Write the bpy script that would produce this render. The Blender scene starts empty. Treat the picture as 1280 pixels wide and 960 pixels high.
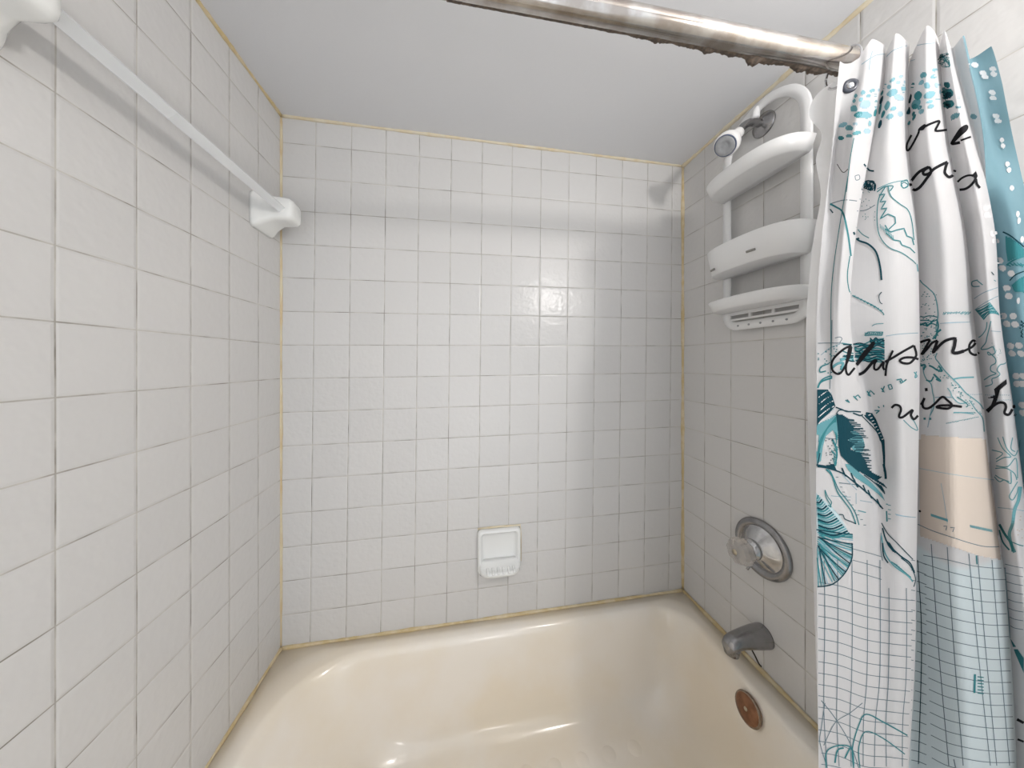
import bpy, bmesh, math, random
import numpy as np
from mathutils import Vector, Matrix
from mathutils.bvhtree import BVHTree
R = math.radians
random.seed(7)
S = bpy.context.scene
C = bpy.context.collection

# ------------------------------------------------------------------ camera, world, lights, exposure
FPX, YAW, HOR = 373.5, R(9.75), 454.0
CAM = Vector((.579, -1.09, 1.333))
cd = bpy.data.cameras.new('camera'); cam = bpy.data.objects.new('camera', cd); C.objects.link(cam)
cam.location = CAM; cam.rotation_euler = (R(90), 0, -YAW)
cd.sensor_width = 36; cd.lens = FPX / 1280 * 36; cd.shift_y = -(480 - HOR) / 1280; cd.clip_start = .02
S.camera = cam
w = bpy.data.worlds.new('world'); S.world = w; w.use_nodes = True
w.node_tree.nodes['Background'].inputs[0].default_value = (.89, .94, 1, 1)
w.node_tree.nodes['Background'].inputs[1].default_value = 1.32
S.view_settings.view_transform = 'Standard'; S.view_settings.look = 'None'
S.view_settings.exposure = 0.12; S.view_settings.gamma = 1; S.view_settings.use_curve_mapping = False
LAMP = Vector((1.28, -1.25, 1.85)); LAMP_E = 222.0
DOME = Vector((.95, -1.78, 2.142)); DOME_E = 3.5
LOW = Vector((.82, -1.72, .86)); LOW_E = 11.0

W, CEIL, RIM, BACKEND = 1.478, 2.142, .40, -2.0

# ------------------------------------------------------------------ helpers
def px_dir(px, py):
    u = (px - 640) / FPX; v = -(py - HOR) / FPX
    return Vector((u * math.cos(YAW) + math.sin(YAW), math.cos(YAW) - u * math.sin(YAW), v))
def px_x(px, y):                       # world x of the sight line px at depth plane y
    d = px_dir(px, 0); return CAM.x + d.x * (y - CAM.y) / d.y

def mesh_obj(name, bm, mat, parent=None, smooth=True, mod=None):
    me = bpy.data.meshes.new(name); bm.normal_update(); bm.to_mesh(me); bm.free()
    if smooth:
        for p in me.polygons: p.use_smooth = True
    o = bpy.data.objects.new(name, me); C.objects.link(o)
    for m in (mat if isinstance(mat, (list, tuple)) else [mat]): me.materials.append(m)
    if parent: o.parent = parent
    if mod:
        b = o.modifiers.new('bevel', 'BEVEL'); b.width = mod; b.segments = 3; b.limit_method = 'ANGLE'; b.angle_limit = R(35)
        w_ = o.modifiers.new('wn', 'WEIGHTED_NORMAL'); w_.keep_sharp = True
    return o
def local(bm, parent):                  # move geometry given in world space into the parent's space
    bmesh.ops.translate(bm, verts=bm.verts, vec=-parent.location); return bm
def empty(name, loc, label, cat, group=None):
    o = bpy.data.objects.new(name, None); C.objects.link(o); o.location = loc; o.empty_display_size = .02
    tag(o, label, cat, group); return o
def tag(o, label=None, cat=None, group=None, kind=None):
    if label: o['label'] = label
    if cat: o['category'] = cat
    if group: o['group'] = group
    if kind: o['kind'] = kind
    return o
def box(bm, a, b):
    vs = [bm.verts.new((x, y, z)) for x in (a[0], b[0]) for y in (a[1], b[1]) for z in (a[2], b[2])]
    for f in ((0,1,3,2),(4,6,7,5),(0,4,5,1),(2,3,7,6),(0,2,6,4),(1,5,7,3)): bm.faces.new([vs[i] for i in f])
    return vs
def loft(bm, rings, cap0=True, cap1=True, closed=True):
    prev = None; first = None
    for r in rings:
        cur = [bm.verts.new(p) for p in r]
        if prev:
            n = len(cur)
            for i in range(n if closed else n - 1):
                j = (i + 1) % n
                bm.faces.new((prev[i], prev[j], cur[j], cur[i]))
        else: first = cur
        prev = cur
    if cap0: bm.faces.new(list(reversed(first)))
    if cap1: bm.faces.new(prev)
    return bm
def frame_of(d):
    d = Vector(d).normalized(); up = Vector((0, 0, 1)) if abs(d.z) < .95 else Vector((0, 1, 0))
    a = d.cross(up).normalized(); return d, a, d.cross(a).normalized()
def circle(c, d, r, n=40, rb=None, ph=0):
    d, a, b = frame_of(d); c = Vector(c); rb = rb or r
    return [c + a * (r * math.cos(2*math.pi*i/n+ph)) + b * (rb * math.sin(2*math.pi*i/n+ph)) for i in range(n)]
def lathe(bm, c, d, prof, n=48, cap0=True, cap1=True):   # prof: (distance along d, radius)
    c = Vector(c); dn = Vector(d).normalized()
    return loft(bm, [circle(c + dn * t, dn, max(r, 1e-4), n) for t, r in prof], cap0, cap1)
def tube(bm, pts, rad, n=20, cap=True):
    pts = [Vector(p) for p in pts]; rings = []; a = None
    for i, p in enumerate(pts):
        t = (pts[min(i+1, len(pts)-1)] - pts[max(i-1, 0)]).normalized()
        if a is None: _, a, _ = frame_of(t)
        a = (a - t * a.dot(t)).normalized(); b = t.cross(a)
        r = rad(i / (len(pts)-1)) if callable(rad) else rad
        rings.append([p + a * (r*math.cos(2*math.pi*k/n)) + b * (r*math.sin(2*math.pi*k/n)) for k in range(n)])
    return loft(bm, rings, cap, cap)
def spline(P, n):                       # Catmull-Rom through P, n samples per span
    P = [Vector(p) for p in P]; out = []
    for i in range(len(P)-1):
        a = P[max(i-1, 0)]; b = P[i]; c = P[i+1]; d = P[min(i+2, len(P)-1)]
        for k in range(n):
            t = k / n
            out.append(.5*((2*b)+(c-a)*t+(2*a-5*b+4*c-d)*t*t+(3*b-a-3*c+d)*t**3))
    out.append(P[-1]); return out
def rrect(cx, cy, hx, hy, r, z, n=10):  # rounded rectangle ring in plan; r = (right-back, left-back, left-front, right-front)
    out = []
    for k, (sx, sy) in enumerate(((1,1),(-1,1),(-1,-1),(1,-1))):
        rr = r[k]
        ox = cx + sx*(hx-rr); oy = cy + sy*(hy-rr)
        for i in range(n+1):
            a = math.pi/2*k + math.pi/2*i/n
            out.append(Vector((ox + rr*math.cos(a), oy + rr*math.sin(a), z)))
    return out

# ------------------------------------------------------------------ materials
def M(name):
    m = bpy.data.materials.new(name); m.use_nodes = True
    return m, m.node_tree, m.node_tree.nodes['Principled BSDF']
def simple(name, col, rough=.5, metal=0, noise=0, nscale=20, col2=None, bump=0, bscale=200, **kw):
    m, nt, p = M(name)
    p.inputs['Base Color'].default_value = (*col, 1); p.inputs['Roughness'].default_value = rough; p.inputs['Metallic'].default_value = metal
    for k, v in kw.items(): p.inputs[k.replace('_', ' ')].default_value = v
    tc = nt.nodes.new('ShaderNodeTexCoord')
    if noise:
        nz = nt.nodes.new('ShaderNodeTexNoise'); nz.inputs['Scale'].default_value = nscale; nz.inputs['Detail'].default_value = 6
        nt.links.new(tc.outputs['Object'], nz.inputs['Vector'])
        mr = nt.nodes.new('ShaderNodeMapRange'); mr.inputs[1].default_value = .5-.5*noise-.05; mr.inputs[2].default_value = .5+.5*noise
        mr.inputs[1].default_value = .42; mr.inputs[2].default_value = .62
        nt.links.new(nz.outputs[0], mr.inputs[0])
        mx = nt.nodes.new('ShaderNodeMix'); mx.data_type = 'RGBA'
        mul = nt.nodes.new('ShaderNodeMath'); mul.operation = 'MULTIPLY'; mul.inputs[1].default_value = noise
        nt.links.new(mr.outputs[0], mul.inputs[0]); nt.links.new(mul.outputs[0], mx.inputs[0])
        mx.inputs[6].default_value = (*col, 1); mx.inputs[7].default_value = (*(col2 or [c*.7 for c in col]), 1)
        nt.links.new(mx.outputs[2], p.inputs['Base Color'])
    if bump:
        nz = nt.nodes.new('ShaderNodeTexNoise'); nz.inputs['Scale'].default_value = bscale
        nt.links.new(tc.outputs['Object'], nz.inputs['Vector'])
        bp = nt.nodes.new('ShaderNodeBump'); bp.inputs['Strength'].default_value = bump; bp.inputs['Distance'].default_value = .001
        nt.links.new(nz.outputs[0], bp.inputs['Height']); nt.links.new(bp.outputs[0], p.inputs['Normal'])
    return m

def tile_mat(name, axis, u0, shear, v0, tilt, base, ref_z=1.27, ref_u=0.0):
    """glazed wall tile: pitch 110.5 mm, narrow dingy grout, cushion edge, wavy glaze"""
    m, nt, p = M(name); N = nt.nodes.new; L = nt.links.new; PT = .1105
    g = N('ShaderNodeNewGeometry'); sp = N('ShaderNodeSeparateXYZ'); L(g.outputs['Position'], sp.inputs[0])
    def math_(op, a, b=None, c=None, clamp=False):
        n = N('ShaderNodeMath'); n.operation = op; n.use_clamp = clamp
        for i, v in enumerate((a, b, c)):
            if v is None: continue
            if isinstance(v, (int, float)): n.inputs[i].default_value = v
            else: L(v, n.inputs[i])
        return n.outputs[0]
    H = sp.outputs[axis]; Z = sp.outputs['Z']
    wob = N('ShaderNodeTexNoise'); wob.inputs['Scale'].default_value = 6; L(g.outputs['Position'], wob.inputs['Vector'])
    wo = math_('MULTIPLY_ADD', wob.outputs[0], .02, -.01)
    U = math_('ADD', math_('DIVIDE', math_('SUBTRACT', H, math_('MULTIPLY_ADD', math_('SUBTRACT', Z, ref_z), shear, u0)), PT), wo)
    V = math_('ADD', math_('DIVIDE', math_('SUBTRACT', Z, math_('MULTIPLY_ADD', math_('SUBTRACT', H, ref_u), tilt, v0)), PT), wo)
    fu = math_('FRACT', U); fv = math_('FRACT', V)
    du = math_('MINIMUM', fu, math_('SUBTRACT', 1, fu)); dv = math_('MINIMUM', fv, math_('SUBTRACT', 1, fv))
    d = math_('MINIMUM', du, dv)
    rnd = N('ShaderNodeTexWhiteNoise'); rnd.noise_dimensions = '2D'
    cb = N('ShaderNodeCombineXYZ'); L(math_('FLOOR', U), cb.inputs[0]); L(math_('FLOOR', V), cb.inputs[1]); L(cb.outputs[0], rnd.inputs['Vector'])
    big = N('ShaderNodeTexNoise'); big.inputs['Scale'].default_value = 5; big.inputs['Detail'].default_value = 3; L(g.outputs['Position'], big.inputs['Vector'])
    # tile colour: slight difference tile to tile
    hsv = N('ShaderNodeHueSaturation'); hsv.inputs['Color'].default_value = (*base, 1)
    L(math_('MULTIPLY_ADD', rnd.outputs[0], .045, .978), hsv.inputs['Value'])
    # grout: width varies, colour from pale to dirty
    gn = N('ShaderNodeTexNoise'); gn.inputs['Scale'].default_value = 14; gn.inputs['Detail'].default_value = 5; L(g.outputs['Position'], gn.inputs['Vector'])
    gc = N('ShaderNodeMix'); gc.data_type = 'RGBA'; gc.inputs[6].default_value = (.56, .54, .50, 1); gc.inputs[7].default_value = (.26, .24, .21, 1)
    mr = N('ShaderNodeMapRange'); mr.inputs[1].default_value = .42; mr.inputs[2].default_value = .66; L(gn.outputs[0], mr.inputs[0]); L(mr.outputs[0], gc.inputs[0])
    gm = N('ShaderNodeMapRange'); gm.interpolation_type = 'SMOOTHSTEP'; gm.inputs[1].default_value = .0075; gm.inputs[2].default_value = .0125
    gm.inputs[3].default_value = 1; gm.inputs[4].default_value = 0; L(d, gm.inputs[0])
    mx = N('ShaderNodeMix'); mx.data_type = 'RGBA'; L(gm.outputs[0], mx.inputs[0]); L(hsv.outputs[0], mx.inputs[6]); L(gc.outputs[2], mx.inputs[7])
    L(mx.outputs[2], p.inputs['Base Color'])
    L(math_('MULTIPLY_ADD', gm.outputs[0], .5, .25), p.inputs['Roughness'])
    p.inputs['Specular IOR Level'].default_value = .42
    wv = N('ShaderNodeTexNoise'); wv.inputs['Scale'].default_value = 62; wv.inputs['Detail'].default_value = 1; L(g.outputs['Position'], wv.inputs['Vector'])
    wv2 = N('ShaderNodeTexNoise'); wv2.inputs['Scale'].default_value = 22; L(g.outputs['Position'], wv2.inputs['Vector'])
    hgt = math_('MULTIPLY_ADD', wv.outputs[0], .0013, math_('MULTIPLY', wv2.outputs[0], .0012))
    cus = N('ShaderNodeMapRange'); cus.interpolation_type = 'SMOOTHSTEP'; cus.inputs[1].default_value = 0; cus.inputs[2].default_value = .05
    cus.inputs[3].default_value = 0; cus.inputs[4].default_value = .0011; L(d, cus.inputs[0])
    hh = math_('ADD', hgt, cus.outputs[0])
    bp = N('ShaderNodeBump'); bp.inputs['Strength'].default_value = .8; bp.inputs['Distance'].default_value = 1.0; L(hh, bp.inputs['Height']); L(bp.outputs[0], p.inputs['Normal'])
    return m

TB = (.675, .665, .655)
m_tile_back = tile_mat('tile_back', 'X', -.0148, .0105, 1.3932, .0082, TB, ref_u=.1)
m_tile_left = tile_mat('tile_left', 'Y', -.5512, .0, 1.3934, 0, TB)
m_tile_right = tile_mat('tile_right', 'Y', -.1104, .0, 1.4039, 0, TB)
m_ceil = simple('ceiling_paint', (.74, .745, .765), .6, noise=.25, nscale=3, col2=(.71, .72, .74), bump=.3, bscale=60)
m_paint = simple('wall_paint', (.72, .69, .64), .7, bump=.2, bscale=120)
m_floor = simple('floor_vinyl', (.62, .58, .52), .45, noise=.5, nscale=8)
m_tub = simple('tub_enamel', (.95, .89, .805), .16, noise=.7, nscale=3.0, col2=(.90, .79, .62), bump=.05, bscale=9, Coat_Weight=.4, Coat_Roughness=.06)
m_caulk = simple('yellowed_caulk', (.60, .47, .25), .5, noise=.8, nscale=26, col2=(.72, .62, .44), bump=.5, bscale=150)
m_caulk_o = simple('stained_corner_caulk', (.70, .62, .44), .5, noise=.9, nscale=9, col2=(.62, .46, .26), bump=.5, bscale=150)
m_caulk_w = simple('pale_caulk', (.74, .67, .52), .5, noise=.8, nscale=22, col2=(.70, .58, .38), bump=.5, bscale=150)
m_cer = simple('white_ceramic', (.86, .865, .85), .12, Coat_Weight=.3)
m_chrome = simple('chrome', (.62, .62, .63), .12, 1, noise=.5, nscale=60, col2=(.42, .42, .43))
m_dullchrome = simple('worn_chrome', (.36, .355, .36), .24, 1, noise=.4, nscale=60, col2=(.24, .24, .245), bump=.2, bscale=300)
m_rod = simple('rod_steel', (.58, .555, .53), .15, 1, noise=.8, nscale=22, col2=(.36, .31, .27), bump=.1, bscale=40)
m_rust = simple('rust', (.10, .08, .065), .85, .2, noise=.9, nscale=160, col2=(.19, .14, .105), bump=1, bscale=500)
m_bronze = simple('tarnished_bronze', (.30, .15, .085), .33, .75, noise=.7, nscale=50, col2=(.17, .085, .05))
m_bronze_rim = simple('highlight_bronze_rim', (.34, .27, .21), .22, .9, noise=.5, nscale=60, col2=(.16, .10, .07))  # paler bronze stands in for the highlight along the plate edge
m_pin = simple('pale_brass', (.55, .48, .36), .35, .9)
m_white_pl = simple('white_plastic', (.86, .85, .84), .28)
m_grayface = simple('grey_spray_face', (.38, .39, .41), .4, noise=.4, nscale=120)
m_ring = simple('dark_blue_ring', (.10, .13, .22), .3)
m_grom = simple('dark_grommet', (.035, .04, .055), .35)
m_slot = simple('slot_shadow_grey', (.30, .29, .27), .7)
m_crack = simple('dark_gap', (.05, .04, .03), .9)
def clear_mat(name, col, rough, trans, alpha=1):
    m, nt, p = M(name)
    p.inputs['Base Color'].default_value = (*col, 1); p.inputs['Roughness'].default_value = rough
    p.inputs['Transmission Weight'].default_value = trans; p.inputs['IOR'].default_value = 1.46; p.inputs['Alpha'].default_value = alpha
    return m
m_acrylic = clear_mat('acrylic_knob', (.90, .86, .82), .14, .72)
m_bar = clear_mat('frosted_bar', (.86, .88, .90), .3, .35, .9)
def sheet_mat(name, col, transl, transp, rough=.35):
    m, nt, p = M(name); N = nt.nodes.new; L = nt.links.new
    p.inputs['Base Color'].default_value = (*col, 1); p.inputs['Roughness'].default_value = rough
    t = N('ShaderNodeBsdfTranslucent'); t.inputs[0].default_value = (*col, 1)
    a = N('ShaderNodeMixShader'); a.inputs[0].default_value = transl; L(p.outputs[0], a.inputs[1]); L(t.outputs[0], a.inputs[2])
    b = N('ShaderNodeMixShader'); b.inputs[0].default_value = transp; tr = N('ShaderNodeBsdfTransparent'); L(a.outputs[0], b.inputs[1]); L(tr.outputs[0], b.inputs[2])
    L(b.outputs[0], nt.nodes['Material Output'].inputs[0]); return m
m_caddy = sheet_mat('frosted_white_plastic', (.97, .97, .97), .10, .05, .3)
m_liner = sheet_mat('liner_vinyl', (.97, .965, .96), .40, .04, .3)

# ------------------------------------------------------------------ room shell
def wall(name, a, b, mat):
    bm = bmesh.new(); box(bm, a, b); return tag(mesh_obj(name, bm, mat, smooth=False), kind='structure')
wall('wall_back', (-.1, 0, 0), (W+.1, .1, CEIL+.1), m_tile_back)
wall('wall_left', (-.1, -.86, 0), (0, 0, CEIL), m_tile_left)
wall('wall_right', (W, -.86, 0), (W+.1, 0, CEIL), m_tile_right)
wall('wall_left_entry', (-.1, BACKEND, 0), (0, -.86, CEIL), m_paint)
wall('wall_right_entry', (W, BACKEND, 0), (W+.1, -.86, CEIL), m_paint)
wall('floor', (-.1, BACKEND, -.1), (W+.1, 0, 0), m_floor)
wall('ceiling', (-.1, BACKEND, CEIL), (W+.1, 0, CEIL+.1), m_ceil)

# ------------------------------------------------------------------ bathtub
tub = empty('bathtub', (W/2, -.38, 0), 'cream glossy built-in bathtub filling the tiled alcove', 'bathtub')
e = .0015
def basin(z, l, r, f, b, rad):          # inset ring: left, right, front, back edges
    x0, x1, y0, y1 = l, r, f, b
    return rrect((x0+x1)/2, (y0+y1)/2, (x1-x0)/2, (y1-y0)/2, rad, z, 16)
rings = [
    basin(0.0, e, W-e, -.762, -e, (.004,)*4), basin(.372, e, W-e, -.762, -e, (.004,)*4),
    basin(.392, e, W-e, -.756, -e, (.004,)*4), basin(RIM, e, W-e, -.744, -e, (.004,)*4),
    basin(RIM, .058, 1.418, -.682, -.048, (.11,.21,.21,.11)),
    basin(RIM-.002, .066, 1.412, -.676, -.054, (.11,.21,.21,.11)),
    basin(RIM-.009, .074, 1.405, -.670, -.060, (.11,.21,.21,.11)),
    basin(RIM-.022, .082, 1.399, -.664, -.066, (.11,.21,.21,.11)),
    basin(.345, .100, 1.390, -.657, -.073, (.11,.21,.21,.11)),
    basin(.28, .145, 1.376, -.648, -.082, (.12,.21,.21,.12)),
    basin(.21, .200, 1.358, -.636, -.094, (.12,.20,.20,.12)),
    basin(.165, .240, 1.342, -.622, -.108, (.13,.19,.19,.13)),
    basin(.135, .275, 1.322, -.602, -.128, (.13,.18,.18,.13)),
    basin(.118, .310, 1.295, -.578, -.152, (.12,.16,.16,.12)),
    basin(.110, .350, 1.260, -.545, -.185, (.10,.13,.13,.10)),
]
bm = bmesh.new(); loft(bm, rings, cap0=False); local(bm, tub); tb = mesh_obj('tub_shell', bm, m_tub, tub)
bm = bmesh.new()                        # overflow plate on the faucet end
OV = Vector((1.3885, -.366, .349)); od = Vector((-1, 0, .20))
lathe(bm, OV, od, [(-.006, .012), (-.002, .036), (.003, .0375), (.007, .036), (.010, .031), (.0115, .02), (.012, .001)], 48)
local(bm, tub); ov = mesh_obj('overflow_plate', bm, m_bronze, tub); tag(ov, 'round tarnished bronze overflow plate')
bm = bmesh.new(); lathe(bm, OV + od.normalized()*.0118, od, [(-.002, .005), (.001, .005), (.0025, .0035), (.003, .0005)], 20)
local(bm, tub); mesh_obj('screw', bm, m_pin, ov)
bm = bmesh.new(); lathe(bm, OV, od, [(.001,.0370),(.004,.0385),(.007,.0375),(.0085,.0350),(.0080,.0335)], 48, False, False); local(bm, tub); mesh_obj('highlight_rim', bm, m_bronze_rim, ov)  # ring added to carry the edge highlight in its colour
for j in range(3):
    for i in range(9):
        bm = bmesh.new(); lathe(bm, (.42+.088*i+(.044 if j % 2 else 0), -.22-.085*j, .1098), (0,0,1), [(0,.022),(.00025,.0215),(.0003,.001)], 28, cap0=False)
        local(bm, tub); mesh_obj('non_slip_disc', bm, m_tub, tub)

# ------------------------------------------------------------------ caulk beads and trims
def bead(name, pts, r, mat, seed=0, n=80):
    rnd = random.Random(seed); P = [Vector(a).lerp(Vector(b), k/n) for a, b in zip(pts[:-1], pts[1:]) for k in range(n)] + [Vector(pts[-1])]
    ws = [1 + .22*math.sin(k*.31+seed) + rnd.uniform(-.18, .18) for k in range(len(P))]
    bm = bmesh.new(); tube(bm, P, lambda t: r*ws[min(int(t*(len(P)-1)+.5), len(P)-1)], 8)
    return tag(mesh_obj(name, bm, mat), kind='structure')
bead('trim_1', [(.003, -.001, RIM+.002), (W-.003, -.001, RIM+.002)], .0058, m_caulk, 1)
bead('trim_2', [(.001, -.003, RIM+.002), (.001, -.76, RIM+.002)], .0055, m_caulk, 2)
t3 = bead('trim_3', [(W-.001, -.003, RIM+.002), (W-.001, -.76, RIM+.002)], .0075, m_caulk, 3)
bead('trim_4', [(.001, -.001, RIM+.01), (.001, -.001, CEIL-.004)], .0042, m_caulk_o, 4)
bead('trim_5', [(W-.001, -.001, RIM+.01), (W-.001, -.001, CEIL-.004)], .0065, m_caulk, 5)
bead('trim_6', [(.003, -.001, CEIL-.001), (W-.003, -.001, CEIL-.001)], .0055, m_caulk_w, 6)
bead('trim_7', [(.001, -.004, CEIL-.001), (.001, -.86, CEIL-.001)], .0055, m_caulk, 7)
bead('trim_8', [(W-.001, -.004, CEIL-.001), (W-.001, -.86, CEIL-.001)], .0080, m_caulk_w, 8)
bm = bmesh.new(); tube(bm, spline([(W-.001, -.285, .445), (W-.001, -.305, .428), (W-.001, -.318, .415), (W-.001, -.326, .414)], 8), .0022, 8)
mesh_obj('chipped_gap', bm, m_crack, t3)

# ------------------------------------------------------------------ recessed-look ceramic soap dish on the back wall
soap = empty('soap_dish', (.718, 0, .652), 'small white ceramic soap dish set in the back wall tiles', 'soap dish')
bm = bmesh.new()
def srect(hx, hz, r, y, cx=.718, cz=.652, n=8):
    return [Vector((p.x, y, p.y)) for p in rrect(cx, cz, hx, hz, (r,)*4, 0, n)]
rings = [srect(.079,.079,.014,0), srect(.079,.079,.014,-.010), srect(.077,.077,.014,-.018), srect(.073,.073,.013,-.022), srect(.069,.069,.012,-.021),
         srect(.066,.066,.012,-.017), srect(.061,.061,.011,-.007), srect(.056,.056,.010,-.0025)]
loft(bm, rings, True, True); local(bm, soap); mesh_obj('dish_frame', bm, m_cer, soap)
bm = bmesh.new()                         # projecting lower lip / tray
prof = [(-.003,.622),(-.020,.617),(-.040,.609),(-.052,.604),(-.060,.606),(-.063,.598),(-.058,.587),(-.040,.577),(-.012,.574),(-.003,.578)]
rings = []
for k in range(21):
    t = k/20*2-1; x = .718 + .072*t; sc = (1-abs(t)**5*.45)
    rings.append([Vector((x, y*(sc if y < -.01 else 1), z)) for y, z in prof])
loft(bm, rings, True, True); local(bm, soap); mesh_obj('tray_lip', bm, m_cer, soap)
for k in range(6):
    x = .672+.0185*k; bm = bmesh.new(); tube(bm, spline([(x,-.040,.6095),(x,-.050,.6065),(x,-.058,.606),(x,-.0635,.601)], 4), .0042, 10)
    local(bm, soap); mesh_obj('drain_ridge', bm, m_cer, soap)
bm = bmesh.new(); tube(bm, [(.640,-.001,.732),(.718,-.001,.7335),(.797,-.001,.732),(.7985,-.001,.70),(.7985,-.001,.60)], .0036, 8)
local(bm, soap); tag(mesh_obj('caulk_line', bm, m_caulk_w, soap), 'yellowed caulk line along the top of the dish')

# ------------------------------------------------------------------ ceramic towel bar on the left wall
tbar = empty('towel_bar', (0, -.372, 1.775), 'pale frosted towel bar between two white ceramic posts on left wall', 'towel bar')
def post(yc, zc, dz=.010):
    bm = bmesh.new(); rings = []
    for x, h, r in ((0,.050,.012),(.008,.050,.012),(.013,.0485,.013),(.019,.0455,.014),(.027,.041,.014),(.037,.0375,.013),(.050,.034,.012),(.075,.033,.012),(.088,.031,.012),(.095,.026,.012),(.0975,.018,.010)):
        rings.append([Vector((x, p.x, p.y)) for p in rrect(yc, zc - dz + dz*min(1, x/.05)*1.5, h, h*1.0, (min(r,h*.9),)*4, 0, 6)])
    loft(bm, rings); bmesh.ops.recalc_face_normals(bm, faces=bm.faces); local(bm, tbar); return mesh_obj('post', bm, m_cer, tbar)
post(-.098, 1.777); post(-.660, 1.775)
bm = bmesh.new(); q = .0145
rings = [[Vector((.066+a, y, 1.781+b)) for a, b in ((q,0),(0,q),(-q,0),(0,-q))] for y in (-.670, -.095)]
loft(bm, rings); local(bm, tbar); mesh_obj('bar', bm, m_bar, tbar, smooth=False, mod=.0015)

# ------------------------------------------------------------------ shower arm and head
SY = -.333
arm = empty('shower_fixture', (W, SY, 2.052), 'white shower head on chrome arm high on the right wall', 'shower head')
bm = bmesh.new(); lathe(bm, (W, SY, 2.050), (-1,0,0), [(0,.034),(.003,.034),(.006,.032),(.010,.022),(.014,.015),(.016,.011),(.017,.001)], 48); local(bm, arm); mesh_obj('wall_flange', bm, m_dullchrome, arm)
pts = spline([(W,SY,2.050),(1.455,SY,2.052),(1.430,SY,2.050),(1.408,SY,2.038),(1.392,SY-.002,2.020),(1.380,SY-.003,2.006)], 8)
bm = bmesh.new(); tube(bm, pts, .0105, 24); local(bm, arm); mesh_obj('arm_pipe', bm, m_dullchrome, arm)
hd = Vector((-.70, -.16, -.66)).normalized(); hp = Vector((1.388, SY-.002, 2.014))
bm = bmesh.new(); lathe(bm, hp, hd, [(0,.013),(.004,.015),(.022,.0155),(.028,.0125),(.034,.014),(.045,.022),(.058,.029),(.068,.0325),(.080,.033),(.084,.031),(.085,.028)], 56); local(bm, arm); hb = mesh_obj('head_body', bm, m_white_pl, arm)
bm = bmesh.new(); lathe(bm, hp, hd, [(.083,.0285),(.0865,.0285),(.0872,.0265),(.083,.0262)], 56, False, False); local(bm, arm); mesh_obj('trim_ring', bm, m_ring, hb)
bm = bmesh.new(); lathe(bm, hp, hd, [(.080,.0255),(.0880,.0255),(.0890,.024),(.0892,.014),(.0882,.0125),(.0885,.006),(.0888,.0005)], 56); local(bm, arm); mesh_obj('spray_face', bm, m_grayface, hb)

# ------------------------------------------------------------------ hanging caddy
cad = empty('shower_caddy', (W-.02, -.346, 1.77), 'frosted white plastic three-tier caddy hanging from the shower arm', 'shower caddy')
CY, CX = -.346, W-.022
loop = []
hw = .116
for k in range(25):
    a = math.pi*k/24; loop.append((CY-hw*math.cos(a), 1.985+.112*math.sin(a)))       # right(-y) start? runs over the top
bot = 1.452; rc = .035
loop += [(CY+hw, 1.985-(1.985-bot-rc)*k/12) for k in range(1, 13)]
loop += [(CY+hw-rc+rc*math.cos(a), bot+rc-rc*math.sin(a)) for a in [math.pi/2*k/6 for k in range(1,7)]]
loop += [(CY-hw+rc-rc*math.sin(a), bot+rc-rc*math.cos(a)) for a in [math.pi/2*k/6 for k in range(0,7)]]
loop += [(CY-hw, bot+rc+(1.985-bot-rc)*k/12) for k in range(1, 12)]
bm = bmesh.new(); n = len(loop); ringv = []
for i in range(n):
    a = Vector(loop[i-1]); b = Vector(loop[(i+1) % n]); t = (b-a).normalized(); nn = Vector((t.y, -t.x)); c = Vector(loop[i])
    r = []
    for s, dx in ((-.0135,-.001),(-.0115,.003),(.0115,.003),(.0135,-.001),(.0115,-.006),(-.0115,-.006)):
        q_ = c + nn*s; r.append(bm.verts.new((CX+dx, q_.x, q_.y)))
    ringv.append(r)
for i in range(n):
    for k in range(6): bm.faces.new((ringv[i][k], ringv[i][(k+1)%6], ringv[(i+1)%n][(k+1)%6], ringv[(i+1)%n][k]))
bmesh.ops.recalc_face_normals(bm, faces=bm.faces); local(bm, cad); mesh_obj('frame_loop', bm, m_caddy, cad)
def tray(zb, zt, b, a=.140, flare=.012, name='basket'):
    n_ = 36; th = .0028
    def ring(z, aa, bb, back=0):
        out = []
        for k in range(n_+1):
            g = math.pi*k/n_; cx_ = abs(math.cos(g))**.8*(1 if math.cos(g) > 0 else -1)
            out.append(Vector((CX-.004-bb*abs(math.sin(g))**.62, CY+aa*cx_, z)))
        return out
    bm = bmesh.new()
    R_ = [ring(zb, a-flare-.004, b-flare-.004), ring(zb-.002+.004, a-flare, b-flare), ring(zt, a, b), ring(zt+.002, a-th*.5, b-th*.5), ring(zt, a-th, b-th), ring(zb+.005, a-flare-th-.002, b-flare-th-.002)]
    loft(bm, R_, True, True, closed=True); local(bm, cad); o = mesh_obj(name, bm, m_caddy, cad); return o
tray(1.868, 1.905, .105); tray(1.612, 1.690, .100); tray(1.497, 1.527, .095)
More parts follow.
